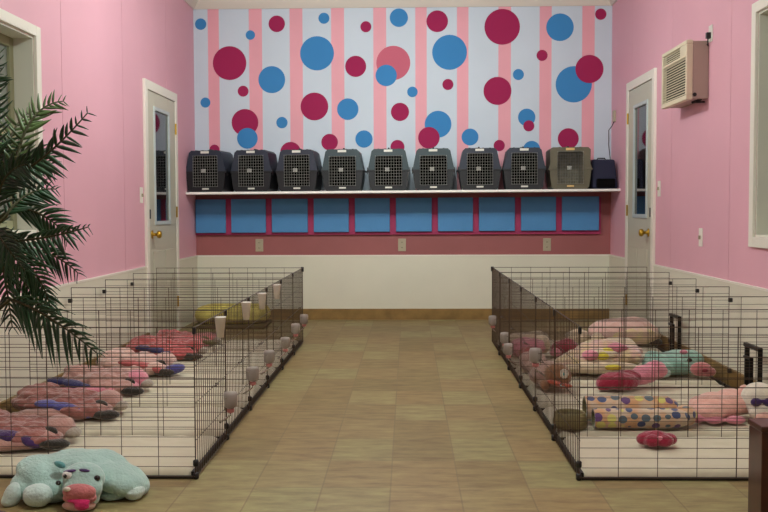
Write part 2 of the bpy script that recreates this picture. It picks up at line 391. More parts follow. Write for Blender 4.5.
# ------------------------------------------------------------------ pet carriers
def half_shell(prof, inner, y0, y1, m, dark, mb):
    n = len(prof)
    F = [(x, y0, z) for x, z in prof]; B = [(x*0.94, y1, z) for x, z in prof]; I = [(x, y0, z) for x, z in inner]; J = [(x, y0+0.02, z) for x, z in inner]; K = [(x*1.08, y1-0.012, z) for x, z in inner]
    vs = F+B+I+J+K
    for i in range(n-1):
        mb.add([F[i], F[i+1], B[i+1], B[i]], [(0,1,2,3)], m)
        mb.add([F[i], F[i+1], I[i+1], I[i]], [(3,2,1,0)], m)
        mb.add([I[i], I[i+1], J[i+1], J[i]], [(0,1,2,3)], m)
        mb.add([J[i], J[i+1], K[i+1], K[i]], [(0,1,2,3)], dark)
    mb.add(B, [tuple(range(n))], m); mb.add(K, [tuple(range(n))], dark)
def make_crate(shell, lower, label, dx=0.115, dz=0.315, dark='crate_dark', wt=0.145, doorwire='crate_wire', sticker='label_white', gap=0.013):
    t = thing('pet_carrier', label, 'pet carrier', group='pet carriers lined up on the shelf')
    y0, y1, h = -0.18, 0.17, 0.365; sz = 0.175; w0 = 0.186
    up = [(-w0, sz), (-w0+0.012, sz+0.05), (-wt-0.004, h-0.02), (-wt+0.018, h), (wt-0.018, h), (wt+0.004, h-0.02), (w0-0.012, sz+0.05), (w0, sz)]
    ui = [(-dx, sz), (-dx, sz+0.05), (-dx+0.004, dz-0.02), (-dx+0.02, dz), (dx-0.02, dz), (dx-0.004, dz-0.02), (dx, sz+0.05), (dx, sz)]
    lo = [(w0-0.006, sz), (w0-0.012, 0.1), (w0-0.024, 0.02), (w0-0.045, 0), (-w0+0.045, 0), (-w0+0.024, 0.02), (-w0+0.012, 0.1), (-w0+0.006, sz)]
    li = [(dx, sz), (dx, 0.1), (dx-0.004, 0.06), (dx-0.02, 0.045), (-dx+0.02, 0.045), (-dx+0.004, 0.06), (-dx, 0.1), (-dx, sz)]
    a = MB(); half_shell(up, ui, y0, y1, shell, dark, a)
    for x in (-0.09, -0.03, 0.03, 0.09): a.box(x-0.008, x+0.008, y0+0.02, y1-0.03, h-0.004, h+0.004, shell)
    a.build('upper_shell', t)
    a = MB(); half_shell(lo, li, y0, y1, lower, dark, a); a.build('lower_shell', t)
    a = MB()
    for (p, q) in ((-w0-0.005, -dx-0.004), (dx+0.004, w0+0.005)): a.box(p, q, y0-0.006, y0+0.01, sz-0.008, sz+0.008, lower)
    a.box(-w0-0.005, -w0+0.004, y0+0.01, y1+0.004, sz-0.008, sz+0.008, lower); a.box(w0-0.004, w0+0.005, y0+0.01, y1+0.004, sz-0.008, sz+0.008, lower)
    a.build('rim_flange', t, bevel=0.002)
    a = MB(); yd = y0-0.004
    n = int(2*dx/0.022)
    for i in range(n+1): x = -dx+0.004+i*(2*dx-0.008)/n; a.rod((x, yd, 0.045), (x, yd, dz), 0.0011, doorwire, 5)
    n = int((dz-0.045)/0.024)
    for i in range(n+1): z = 0.047+i*(dz-0.049)/n; a.rod((-dx, yd-0.002, z), (dx, yd-0.002, z), 0.0011, doorwire, 5)
    dd = a.build('door', t)
    MB().box(-0.03, 0.006, yd-0.014, yd-0.003, 0.17, 0.2, 'label_white').lathe((-0.012, yd-0.014, 0.185), [(0.018, 0), (0.018, -0.008)], doorwire, 12, 'y').build('latch', dd)
    MB().box(-0.03, 0.03, y0-0.004, y0+0.004, 0.02, 0.034, sticker).build('name_tag', t)
    MB().box(-0.04, 0.035, y0-0.003, y0+0.02, h-0.026, h-0.006, sticker).build('sticker', t)
    a = MB(); a.tube([(-0.0, -0.06, h), (-0.0, -0.05, h+0.012), (0, 0.05, h+0.012), (0, 0.06, h)], 0.008, 'black_plastic', 8).build('handle', t, smooth=True)
    for s in (-1, 1): MB().box(min(s*(w0-0.002), s*(w0+0.004)), max(s*(w0-0.002), s*(w0+0.004)), y0+0.03, y0+0.06, sz-0.03, sz+0.03, 'black_plastic').build('side_clip', t)
    return t
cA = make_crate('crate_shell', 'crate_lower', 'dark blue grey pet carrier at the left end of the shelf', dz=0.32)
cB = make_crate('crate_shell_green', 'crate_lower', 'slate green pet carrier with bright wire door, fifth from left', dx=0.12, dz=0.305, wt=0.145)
zS = 1.1855; yC = 8.632
cA.location = (-1.762, yC, zS); cA.rotation_euler.z = -0.13
CR = [cA, cB]
for x, rz, lab in ((-1.36, -0.11, 'dark blue pet carrier with an orange tag, second from left on shelf'), (-0.96, -0.09, 'dark pet carrier third from the left on the shelf'),
                   (0.633, 0, 'dark pet carrier with a cream tag on its door, seventh from left'), (1.025, -0.02, 'dark pet carrier beside the olive one, eighth from left')):
    CR.append(dup(cA, (x, yC, zS), rz, lab))
cB.location = (-0.168, yC, zS)
for x, rz, lab in ((-0.567, -0.04, 'slate green pet carrier, fourth from the left on the shelf'), (0.231, -0.03, 'slate green pet carrier just right of the shelf middle, sixth from left')):
    CR.append(dup(cB, (x, yC, zS), rz, lab))
cC = make_crate('olive_shell', 'olive_shell', 'olive beige pet carrier with pale contents near the shelf right end', dx=0.115, dz=0.33, dark='olive_inner', wt=0.172, sticker='label_orange')
cC.location = (1.422, yC, zS)
CR.append(cC)
for c_ in CR: c_.location.z += -0.004+0.004*c_.location.x; c_.rotation_euler.y = -0.004
t = thing('soft_carrier', 'small dark navy soft carrier at right end of the shelf', 'pet carrier', (1.735, 8.64, zS+0.003))
a = MB(); a.add([(-0.115,-0.15,0),(0.112,-0.15,0),(0.112,0.15,0),(-0.115,0.15,0),(-0.115,-0.13,0.26),(0.085,-0.13,0.26),(0.085,0.13,0.26),(-0.115,0.13,0.26)],
              [(0,3,2,1),(4,5,6,7),(0,1,5,4),(1,2,6,5),(2,3,7,6),(3,0,4,7)], 'navy_cloth'); a.build('body', t, bevel=0.02)
MB().box(-0.08, 0.085, -0.162, -0.14, 0.01, 0.09, 'crate_dark').build('front_pocket', t, bevel=0.01)
MB().tube([(-0.05, 0, 0.255), (-0.04, 0, 0.275), (0.02, 0, 0.275), (0.03, 0, 0.255)], 0.006, 'black_plastic', 6).build('handle', t)

# ------------------------------------------------------------------ air conditioner
t = thing('air_conditioner', 'beige boxy air conditioner mounted high on the right pink wall', 'air conditioner', (XR, 6.29, 1.685))
# local: x negative into room, y along wall, z up ; size .14 x .58 x .365
MB().box(-0.10, 0, -0.28, 0.28, 0.005, 0.36, 'ac_body').build('cabinet', t, bevel=0.006)
a = MB()
for bx in ((-0.29, 0.29, 0.0, 0.03), (-0.29, 0.29, 0.34, 0.365), (-0.29, -0.265, 0.03, 0.34), (0.265, 0.29, 0.03, 0.34), (-0.265, 0.265, 0.262, 0.28)): a.box(-0.14, -0.10, bx[0], bx[1], bx[2], bx[3], 'ac_bezel')
a.build('front_bezel', t, bevel=0.004)
MB().box(-0.112, -0.10, -0.265, 0.265, 0.03, 0.34, 'ac_dark').build('filter', t)
a = MB()
for i in range(14): z = 0.036+i*0.0165; a.box(-0.134, -0.129, -0.265, 0.265, z, z+0.0058, 'ac_bezel')
a.build('intake_grille', t)
a = MB()
for i in range(4): z = 0.288+i*0.0135; a.box(-0.134, -0.129, -0.14, 0.265, z, z+0.0055, 'ac_bezel')
a.build('air_outlet', t)
MB().box(-0.138, -0.112, -0.265, -0.14, 0.28, 0.34, 'ac_bezel').build('control_panel', t)
MB().rod((-0.03, -0.24, 0.005), (-0.09, -0.24, -0.015), 0.008, 'black_metal', 6).rod((-0.01, -0.24, -0.012), (-0.09, -0.24, -0.012), 0.006, 'black_metal', 6).build('shade_rods', t)  # black rods standing in for the unit's shadow on the wall
MB().lathe((-0.085, -0.281, 0.03), [(0.012, 0), (0.012, -0.006)], 'black_plastic', 12, 'y').build('screw_cap', t)
t = thing('power_outlet', 'white outlet with black plug just above the air conditioner', 'outlet', (XR, 5.97, 2.08))
MB().box(-0.006, 0, -0.036, 0.036, -0.05, 0.05, 'label_white').build('cover_plate', t, bevel=0.002)
MB().box(-0.03, -0.006, -0.015, 0.015, -0.03, 0.005, 'black_plastic').tube([(-0.02, 0, -0.03), (-0.02, 0.0, -0.055), (-0.012, 0.02, -0.07), (-0.012, 0.05, -0.055)], 0.004, 'black_plastic', 6).build('plug', t)

# ------------------------------------------------------------------ wire pens
PY0, PP, PH = 3.545, 0.617, 0.575
def panel_x(x0, x1, y, mb):                                  # divider: close horizontal wires
    n = 15
    for i in range(n+1): mb.rod((x0, y, 0.012+i*(PH-0.012)/n), (x1, y, 0.012+i*(PH-0.012)/n), 0.0021 if i in (0, n) else 0.00115, 'wire', 5)
    k = round((x1-x0)/0.147)
    for i in range(k+1): x = x0+i*(x1-x0)/k; mb.rod((x, y+0.003, 0.012), (x, y+0.003, PH), 0.002 if i in (0, k, k//2) else 0.0014, 'wire', 5)
def panel_y(x, y0, y1, mb):                                  # aisle and wall panels: close upright wires
    n = 16
    for i in range(n+1): y = y0+i*(y1-y0)/n; mb.rod((x, y, 0.012), (x, y, PH), 0.0024 if i in (0, n) else 0.0016, 'wire', 5)
    for z in (0.012, 0.15, 0.29, 0.43, PH): mb.rod((x+0.003, y0, z), (x+0.003, y1, z), 0.0024 if z in (0.012, PH) else 0.0015, 'wire', 5)
def make_pen(side, label, group):
    # local origin: aisle edge at x=0, front edge at y=0; +x or -x runs to the wall
    W = 1.115 if side < 0 else 1.16
    t = thing('wire_pen', label, 'pet pen', group=group)
    xa, xw = 0.0, side*W; lo, hi = min(xa, xw), max(xa, xw)
    a = MB(); panel_x(lo, hi, 0, a); a.build('front_panel', t)
    a = MB(); panel_y(xa, 0.006, PP-0.008, a); a.build('aisle_panel', t)
    e = 0.012
    a = MB(); a.box(lo+e, hi-e, e, PP-e, 0.0, 0.006, 'tray')
    a.box(lo+e-0.004, lo+e+0.008, e, PP-e, 0, 0.028, 'tray').box(hi-e-0.008, hi-e+0.004, e, PP-e, 0, 0.028, 'tray').box(lo+e, hi-e, e-0.004, e+0.008, 0, 0.012, 'tray').box(lo+e, hi-e, PP-e-0.008, PP-e+0.004, 0, 0.02, 'tray')
    a.build('tray', t, bevel=0.003)
    for z in (0.012, 0.06):
        MB().lathe((xa, 0.009, z-0.012), [(0.006, 0), (0.011, 0.004), (0.011, 0.022), (0.006, 0.026)], 'black_plastic', 8).build('joint_clip', t, smooth=True)
    MB().box(xa-0.006, xa+0.006, -0.002, 0.012, PH-0.026, PH+0.002, 'black_plastic').build('top_clip', t, bevel=0.003)
    for z in (0.10, 0.50):
        MB().box(min(xw, xw+side*0.02), max(xw, xw+side*0.02), -0.002, 0.022, z-0.012, z+0.012, 'black_plastic').build('wall_clip', t, bevel=0.003)
    q = MB(); q.tube([(xa-side*0.006, 0.28, 0.30), (xa-side*0.02, 0.30, 0.30), (xa-side*0.02, 0.34, 0.30), (xa-side*0.006, 0.36, 0.30)], 0.0028, 'wire', 6).build('latch', t)
    return t
def pen_label(i, sd):
    return ('nearest wire pen of the %s row, beside the camera end' % sd if i == 0 else 'farthest wire pen of the %s row, by the back wall' % sd if i == 5
            else '%s wire pen from the front in the %s row' % (ordn[i], sd))
pens = {}
for sd, side, xa in (('left', -1, -0.80), ('right', 1, 0.635)):
    g = 'wire pens in the %s row' % sd
    p0 = make_pen(side, pen_label(0, sd), g); p0.location = (xa, PY0, 0); pens[sd] = [p0]
    for i in range(1, 6): pens[sd].append(dup(p0, (xa, PY0+PP*i, 0), None, pen_label(i, sd)))
    a = MB(); W = 1.115 if side < 0 else 1.16; panel_x(min(0, side*W), max(0, side*W), PP, a); a.build('back_panel', pens[sd][5])
    MB().box(-0.010, 0.010, PP-0.012, PP+0.008, PH-0.03, PH+0.006, 'black_plastic').build('top_clip', pens[sd][5], bevel=0.003)
# pads
def pad_mesh(Wd, Dp, H, seed):
    nx, ny = 46, 24; vs = []; fs = []
    for j in range(ny+1):
        for i in range(nx+1):
            u, v = i/nx, j/ny; x = (u-0.5)*Wd; y = (v-0.5)*Dp
            ex = min(u, 1-u)*Wd; ey = min(v, 1-v)*Dp; e = min(1, min(ex, ey)/0.025); e = math.sqrt(max(0, 1-(1-e)**2))
            z = H*(0.15+0.85*e) + e*(0.006*noise.noise(Vector((x*7, y*16, seed))) + 0.004*noise.noise(Vector((x*18, y*30, seed+5))))
            vs.append((x, y, z))
    for j in range(ny):
        for i in range(nx): k = j*(nx+1)+i; fs.append((k, k+1, k+nx+2, k+nx+1))
    n = len(vs); ring = [i for i in range(nx+1)] + [j*(nx+1)+nx for j in range(1, ny+1)] + [ny*(nx+1)+i for i in range(nx-1, -1, -1)] + [j*(nx+1) for j in range(ny-1, 0, -1)]
    for k in ring: x, y, z = vs[k]; vs.append((x, y, 0))
    m = len(ring)
    for i in range(m): fs.append((ring[i], n+i, n+(i+1) % m, ring[(i+1) % m]))
    fs.append(tuple(n+i for i in range(m-1, -1, -1)))
    a = MB(); a.add(vs, fs, 'pad'); return a
for sd, side, xa in (('left', -1, -0.80), ('right', 1, 0.635)):
    W = 1.115 if side < 0 else 1.16; first = None
    for i in range(6):
        loc = (xa+side*W/2, PY0+PP*(i+0.5), 0.0062)
        if first is None: first = pad_mesh(W-0.05, PP-0.05, 0.026, 3+side).build('pen_pad', loc=loc, smooth=True); o = first
        else: o = first.copy(); C.objects.link(o); o.location = loc
        tag(o, 'white quilted pad lining the %s' % pen_label(i, sd).split(',')[0], 'pet pad', 'white pads in the %s pens' % sd)

# water bottles and cups clipped to the pens
def make_bottle(label, side):
    t = thing('water_bottle', label, 'water bottle', group='water bottles clipped along the aisle')   # local +x towards aisle
    MB().lathe((0.028, 0, 0.0), [(0.014, 0.0), (0.030, 0.012), (0.031, 0.060), (0.027, 0.070), (0.006, 0.074)], 'bottle', 14).build('bottle_body', t, smooth=True)
    MB().lathe((0.028, 0, -0.018), [(0.012, 0), (0.016, 0.002), (0.016, 0.016), (0.014, 0.018)], 'bottle_red', 14).build('cap', t, smooth=True)
    MB().tube([(0.028, 0, -0.018), (0.026, 0, -0.03), (0.0, 0, -0.05), (-0.02, 0, -0.062)], 0.004, 'steel', 8).build('spout', t, smooth=True)
    MB().tube([(0.003, -0.028, 0.05), (0.028, -0.028, 0.05), (0.056, 0, 0.05), (0.028, 0.028, 0.05), (0.003, 0.028, 0.05)], 0.0018, 'steel', 6).rod((0.003, 0, -0.01), (0.003, 0, 0.075), 0.002, 'steel').build('holder', t)
    return t
b0 = make_bottle('clear water bottle on the aisle side of the nearest left pen', 1)
for i, (y, z) in enumerate(((4.10, 0.155), (4.70, 0.165), (5.26, 0.165), (5.96, 0.145), (6.52, 0.165), (7.05, 0.17))):
    if i == 0: b0.location = (-0.797, y, z)
    else: dup(b0, (-0.797, y, z), 0, 'clear water bottle hung on the %s pen of the left row' % (ordn[i] if i < 5 else 'farthest'))
for y, z, lab in ((4.62, 0.27, 'water bottle hung high on the second right pen, nearest of that side'), (6.08, 0.16, 'water bottle hung on the fifth pen of the right row'),
                  (5.86, 0.12, 'low water bottle hung on the fourth pen of the right row'), (6.95, 0.17, 'water bottle hung on the farthest right pen')):
    dup(b0, (0.642, y, z), PI, lab)
t0 = None
for y, lab in ((4.0, 'white tapered cup hung at the top of the nearest left pen'), (4.64, 'white tapered cup on top rail of the second left pen'),
               (5.14, 'white tapered cup on top rail of the third left pen'), (5.72, 'white tapered cup on top rail of the fourth left pen')):
    if t0 is None:
        t0 = thing('feed_cup', lab, 'cup', (-0.778, y-0.06, 0.485), group='white cups hung along the left pens')
        MB().lathe((0, 0, 0), [(0.014, 0), (0.0235, 0.082), (0.0255, 0.084), (0.0235, 0.086), (0.019, 0.075), (0.009, 0.005)], 'cup', 18).build('cup_body', t0, smooth=True)
        MB().tube([(-0.018, 0, 0.07), (-0.02, 0, 0.092), (-0.023, 0, 0.07)], 0.002, 'wire', 6).build('hook', t0)
    else: dup(t0, (-0.778, y-0.06, 0.485), 0, lab)

# black u-shaped brackets by the right wall
b = None
for y, lab in ((4.88, 'black metal hoop rack by the right wall, nearer one'), (6.33, 'black metal hoop rack by the right wall, farther one behind the teal plush')):
    if b is None:
        b = thing('hoop_rack', lab, 'rack', (1.785, y, 0.036), group='black hoop racks by the right wall')
        m = MB(); m.box(-0.012, 0.012, 0.0, 0.012, 0, 0.26, 'black_metal').box(-0.012, 0.012, 0.0, 0.22, 0.248, 0.268, 'black_metal').build('outer_hoop', b, bevel=0.003)
        MB().box(-0.04, -0.02, 0.04, 0.052, 0, 0.21, 'black_metal').box(-0.04, -0.02, 0.04, 0.14, 0.198, 0.212, 'black_metal').build('inner_hoop', b, bevel=0.003)
        MB().box(-0.045, 0.015, 0.0, 0.2, 0.0, 0.008, 'black_metal').build('foot', b)
        MB().box(-0.012, 0.012, 0.188, 0.2, 0, 0.25, 'black_metal').build('rear_leg', b)
    else: dup(b, (1.785, y, 0.036), 0, lab)

# ------------------------------------------------------------------ soft toys
def blob_mesh(ells, m, voxel=0.007, disp=0.003, seed=0, smooth=6):
    bm = bmesh.new()
    for e in ells:
        c, r = e[0], e[1]; rot = e[2] if len(e) > 2 else (0, 0, 0)
        mt = Matrix.Translation(c) @ Euler(rot).to_matrix().to_4x4() @ Matrix.Diagonal((*r, 1))
        bmesh.ops.create_icosphere(bm, subdivisions=4 if max(r) > 0.03 else 3, radius=1, matrix=mt)
    me = bpy.data.meshes.new('tmp'); bm.to_mesh(me); bm.free()
    o = bpy.data.objects.new('tmp', me); C.objects.link(o)
    r = o.modifiers.new('r', 'REMESH'); r.mode = 'VOXEL'; r.voxel_size = voxel
    s = o.modifiers.new('s', 'SMOOTH'); s.iterations = smooth; s.factor = 0.5
    dg = bpy.context.evaluated_depsgraph_get(); dg.update()
    out = bpy.data.meshes.new_from_object(o.evaluated_get(dg))
    bpy.data.objects.remove(o)
    ns = [v.normal.copy() for v in out.vertices]
    for v, n in zip(out.vertices, ns):
        p = v.co; d = noise.noise(Vector((p.x*14+seed*3.1, p.y*14, p.z*14))) + 0.5*noise.noise(Vector((p.x*35, p.y*35+seed, p.z*35)))
        v.co = p + n*d*disp
        if v.co.z < 0: v.co.z = 0
    out.materials.clear(); out.materials.append(M[m])
    for p in out.polygons: p.use_smooth = True
    return out
def blob(name, ells, m, parent=None, loc=None, **k):
    me = blob_mesh(ells, m, **k); me.name = name
    o = bpy.data.objects.new(name, me); C.objects.link(o)
    if loc: o.location = loc
    if parent: o.parent = parent
    return o
seed = [0]
def plush(name, label, loc, rz, parts, group=None, cat='plush toy'):
    t = thing(name, label, cat, loc, rz, group)
    for p in parts:
        pn, m, ells = p[0], p[1], p[2]; kw = p[3] if len(p) > 3 else {}
        seed[0] += 1; k = dict(voxel=0.007, disp=0.004, seed=seed[0]); k.update(kw); subs = k.pop('subs', [])
        o = blob(pn, ells, m, t, **k)
        for (sn, sm, se) in subs: blob(sn, se, sm, o, voxel=0.004, disp=0.0, seed=seed[0])
    return t
# --- hippo pillow in front of the left pens
plush('hippo_pillow', 'mint green plush hippo pillow with pink muzzle on the floor', (-1.17, 3.33, 0), 0, [
    ('body', 'f_mint', [((0.0, 0.04, 0.085), (0.19, 0.12, 0.09)), ((-0.11, 0.01, 0.075), (0.13, 0.12, 0.07), (0, 0.45, 0)), ((0.15, 0.01, 0.075), (0.13, 0.11, 0.058), (0, 0.42, 0)), ((-0.17, -0.03, 0.05), (0.075, 0.09, 0.05), (0, 0.3, 0)),
                         ((0.03, 0.05, 0.11), (0.15, 0.09, 0.065)), ((-0.09, -0.06, 0.045), (0.09, 0.08, 0.05))], {'disp': 0.006}),
    ('foot', 'f_mint_light', [((-0.205, -0.11, 0.04), (0.032, 0.04, 0.05), (0, 0.25, 0)), ((-0.215, -0.12, 0.02), (0.03, 0.035, 0.024))]),
    ('foot', 'f_mint_light', [((-0.105, -0.13, 0.045), (0.055, 0.05, 0.045))]),
    ('foot', 'f_mint_light', [((0.225, -0.03, 0.034), (0.038, 0.055, 0.036))]),
    ('foot', 'f_mint', [((0.14, -0.03, 0.02), (0.06, 0.05, 0.022))]),
    ('head', 'f_mint', [((0.06, -0.11, 0.105), (0.078, 0.06, 0.062)), ((0.065, -0.145, 0.075), (0.074, 0.05, 0.05)), ((0.065, -0.145, 0.035), (0.064, 0.05, 0.036))], {'disp': 0.003, 'subs': [
        ('muzzle', 'f_salmon', [((0.068, -0.182, 0.074), (0.062, 0.028, 0.032)), ((0.068, -0.178, 0.05), (0.064, 0.025, 0.025))]),
        ('lower_lip', 'f_palepink', [((0.062, -0.172, 0.02), (0.062, 0.03, 0.022))]),
        ('nose_spot', 'f_white', [((0.03, -0.203, 0.09), (0.015, 0.010, 0.010))]),
        ('tongue', 'f_magenta', [((0.082, -0.2, 0.03), (0.03, 0.016, 0.022)), ((0.07, -0.198, 0.045), (0.044, 0.012, 0.01))])]}),
    ('ear', 'f_teal', [((-0.035, -0.09, 0.152), (0.024, 0.012, 0.013), (0, 0.4, 0))], {'voxel': 0.004, 'disp': 0.001}),
    ('cheek_spot', 'eye', [((-0.02, -0.15, 0.098), (0.011, 0.010, 0.010))], {'voxel': 0.003, 'disp': 0.0}),
    ('eye', 'eye_white', [((0.016, -0.156, 0.130), (0.020, 0.014, 0.016))], {'voxel': 0.003, 'disp': 0.0, 'subs': [('pupil', 'eye', [((0.012, -0.168, 0.129), (0.009, 0.006, 0.010))]), ('eyelid', 'f_purple', [((0.024, -0.150, 0.144), (0.028, 0.014, 0.006), (0, -0.1, 0))])]}),
    ('eyelid', 'f_purple', [((0.076, -0.148, 0.146), (0.022, 0.012, 0.006), (0, 0.15, 0))], {'voxel': 0.003, 'disp': 0.0}),
    ('eye', 'eye', [((0.122, -0.148, 0.116), (0.013, 0.010, 0.012))], {'voxel': 0.003, 'disp': 0.0}),
])
bpy.data.objects['hippo_pillow'].scale = (0.93, 0.93, 0.9)
# --- left pens: folded pink plush dogs, each with a dark blue or purple scarf and dark paws
ZP = 0.040
def left_plush(label, loc, rz, body, body2, scarf, pawm, L, H, sd, scarf_at=0.05, extra=()):
    parts = [
        ('body', body, [((-0.02, 0.03, H*0.45), (L*0.5, 0.17, H*0.5)), ((-L*0.22, 0.06, H*0.7), (L*0.26, 0.12, H*0.42), (0, 0.15, 0.2)), ((L*0.15, -0.08, H*0.32), (L*0.34, 0.1, H*0.34), (0, 0, -0.2))], {'disp': 0.02}),
        ('belly', body2, [((0.0, -0.13, H*0.22), (L*0.42, 0.07, H*0.26), (0, 0, 0.08)), ((L*0.33, -0.05, H*0.3), (L*0.16, 0.09, H*0.32))], {'disp': 0.008}),
        ('head', body2, [((L*0.4, 0.04, H*0.5), (0.075, 0.085, H*0.48))], {'subs': [
            ('muzzle', 'f_grey', [((L*0.4+0.07, 0.02, H*0.32), (0.04, 0.05, 0.028))])]}),
        ('ear', pawm, [((L*0.36, 0.12, H*0.55), (0.045, 0.018, 0.03), (0, 0, 0.5))]),
        ('ear', pawm, [((L*0.38, -0.055, H*0.5), (0.05, 0.018, 0.028), (0, 0, -0.5))]),
        ('paw', pawm, [((L*0.5, -0.13, 0.024), (0.055, 0.035, 0.026), (0, 0, 0.25)), ((L*0.42, -0.15, 0.03), (0.04, 0.028, 0.024))]),
        ('scarf', scarf, [((scarf_at-0.1, -0.12, H*0.62), (0.075, 0.035, 0.02), (0.3, 0.1, 0.1)), ((scarf_at+0.0, -0.14, H*0.5), (0.08, 0.035, 0.022), (0.5, 0.2, -0.1)), ((scarf_at+0.09, -0.155, H*0.32), (0.05, 0.03, 0.02), (0.5, 0.5, 0))], {'voxel': 0.006, 'disp': 0.003}),
    ]
    t = plush('plush_dog', label, (loc[0]-0.045, loc[1]+0.02, loc[2]), rz, parts + list(extra), 'pink plush dogs in the left pens')
    t.scale = (0.92, 0.92, 0.85)
    return t
left_plush('dusty pink plush with dark purple scarf in the nearest left pen', (-1.62, 3.93, ZP), 0.05, 'f_brownpink', 'f_dustpink', 'f_purple', 'f_dark', 0.50, 0.13, 1, 0.05)
left_plush('brown pink plush with bright blue scarf in second left pen', (-1.60, 4.50, ZP), 0.0, 'f_brownpink', 'f_dustpink', 'f_blue', 'f_dark', 0.54, 0.13, 2, 0.06)
left_plush('rosy plush with navy scarf and dark paws in third left pen', (-1.62, 5.10, ZP), -0.05, 'f_dustpink', 'f_rose', 'f_navy', 'f_dark', 0.50, 0.13, 3, -0.1)
left_plush('pale pink plush with grey head and dark paw in fourth left pen', (-1.60, 5.68, ZP), 0.0, 'f_palepink', 'f_palepink', 'f_redpink', 'f_dark', 0.48, 0.14, 4, 0.1,
           extra=[('tail', 'f_blue', [((0.27, -0.09, 0.035), (0.085, 0.045, 0.034), (0, -0.2, 0.2))])])
left_plush('red pink plush crossed by a navy scarf in fifth left pen', (-1.58, 6.28, ZP), 0.0, 'f_redpink', 'f_redpink', 'f_navy', 'f_dark', 0.52, 0.14, 5, 0.0)
left_plush('salmon red plush lying in the farthest left pen', (-1.60, 6.93, ZP), 0.0, 'f_redpink', 'f_salmon', 'f_salmon', 'f_olive', 0.48, 0.09, 6, 0.1)

# --- right pens
def lobes(n, R, r, z): return [((R*math.cos(2*PI*i/n), R*0.75*math.sin(2*PI*i/n), z), (r, r*0.85, r*0.75)) for i in range(n)]
plush('bow_toy', 'shiny crimson bow shaped plush alone on the nearest right pad', (1.02, 3.93, ZP), 0.0, [
    ('body', 'f_maroon', lobes(6, 0.05, 0.033, 0.026)+[((0, 0, 0.032), (0.045, 0.04, 0.03))], {'voxel': 0.005, 'disp': 0.003}),
    ('knot', 'f_rose', [((0.0, -0.045, 0.04), (0.016, 0.012, 0.01))], {'voxel': 0.004, 'disp': 0.0})])
# rolled paw print blanket, two rolls with an open left end
t = thing('rolled_blanket', 'peach fleece blanket with blue and purple paw spots, rolled in pen', 'blanket', (1.02, 4.325, ZP), 0.0)
def roll(L0, L1, y, z, r, m, parent, name, sd, hollow=True):
    n, k = 28, 30; vs = []; fs = []; prof = []
    for i in range(k+1): prof.append((L0+(L1-L0)*i/k, 1.0))
    ri = 0.8
    for i, (x, _) in enumerate(prof):
        for j in range(n):
            tt = 2*PI*j/n; rr = r*(1+0.07*noise.noise(Vector((x*9, math.cos(tt)*1.2, math.sin(tt)*1.2+sd))))*(1 if i < k-3 else 1-0.12*(i-k+3)) * (0.93 if i == 0 else 1)
            vs.append((x, y+rr*1.12*math.cos(tt), z+rr*math.sin(tt)))
    for i in range(k):
        for j in range(n): fs.append((i*n+j, i*n+(j+1) % n, (i+1)*n+(j+1) % n, (i+1)*n+j))
    fs.append(tuple(k*n+j for j in range(n)))
    a = MB(); a.add(vs, fs, m)
    o = len(vs); iv = [(L0+d, y+r*q*1.12*math.cos(2*PI*j/n), z+r*q*math.sin(2*PI*j/n)) for d, q in ((0, 0.93), (0, 0.74), (0.12, 0.7)) for j in range(n)]
    a.add(iv, [(i*n+(j+1) % n, i*n+j, (i+1)*n+j, (i+1)*n+(j+1) % n) for i in range(2) for j in range(n)] + [tuple(2*n+j for j in range(n))], 'f_olive')
    return a.build(name, parent, smooth=True)
roll(-0.20, 0.21, -0.085, 0.044, 0.044, 'paw', t, 'front_roll', 1)
roll(-0.215, 0.20, 0.045, 0.062, 0.058, 'paw', t, 'rear_roll', 7)
blob('twisted_end', [((0.22, -0.02, 0.045), (0.055, 0.08, 0.045))], 'paw', t, seed=3, disp=0.01)
t = thing('feeding_bowl', 'olive green pet bowl at the left end of the rolled blanket', 'bowl', (0.722, 4.27, ZP), 0.0)
t.scale = (1.06, 1.06, 0.9)
MB().lathe((0, 0, 0), [(0.03, 0.0), (0.07, 0.0), (0.072, 0.03), (0.064, 0.072), (0.06, 0.076), (0.056, 0.07), (0.05, 0.03), (0.03, 0.018)], 'olive_plastic', 28).build('bowl_body', t, smooth=True)
MB().lathe((0, 0, 0.03), [(0.048, 0), (0.049, 0.012), (0.02, 0.014)], 'f_dark', 20).build('bowl_shade', t, smooth=True)  # dark disc paints in the shade of the bowl's hollow

plush('plush_sheep', 'peach pink plush with white face and plum glasses, cut by right edge', (1.435, 4.44, ZP), 0.0, [
    ('body', 'f_peachpink', [((0.0, 0.02, 0.055), (0.13, 0.12, 0.06)), ((-0.05, -0.02, 0.045), (0.09, 0.10, 0.045)), ((0.08, 0.03, 0.07), (0.10, 0.11, 0.06))], {'disp': 0.008}),
    ('fringe', 'f_rose', [((-0.12, -0.08, 0.02), (0.035, 0.03, 0.022)), ((-0.05, -0.11, 0.018), (0.05, 0.03, 0.02)), ((0.04, -0.11, 0.018), (0.05, 0.03, 0.02))]),
    ('head', 'f_white', [((0.165, -0.05, 0.105), (0.08, 0.07, 0.075)), ((0.18, -0.09, 0.05), (0.075, 0.05, 0.045))], {'subs': [
        ('glasses', 'f_purple', [((0.13, -0.115, 0.10), (0.026, 0.016, 0.02)), ((0.185, -0.12, 0.10), (0.028, 0.016, 0.02)), ((0.158, -0.122, 0.107), (0.03, 0.010, 0.008))]),
        ('muzzle', 'f_peachpink', [((0.165, -0.14, 0.035), (0.05, 0.025, 0.025))])]}),
    ('ear', 'f_peachpink', [((0.10, -0.02, 0.12), (0.025, 0.03, 0.045), (0, 0.4, 0))]),
    ])
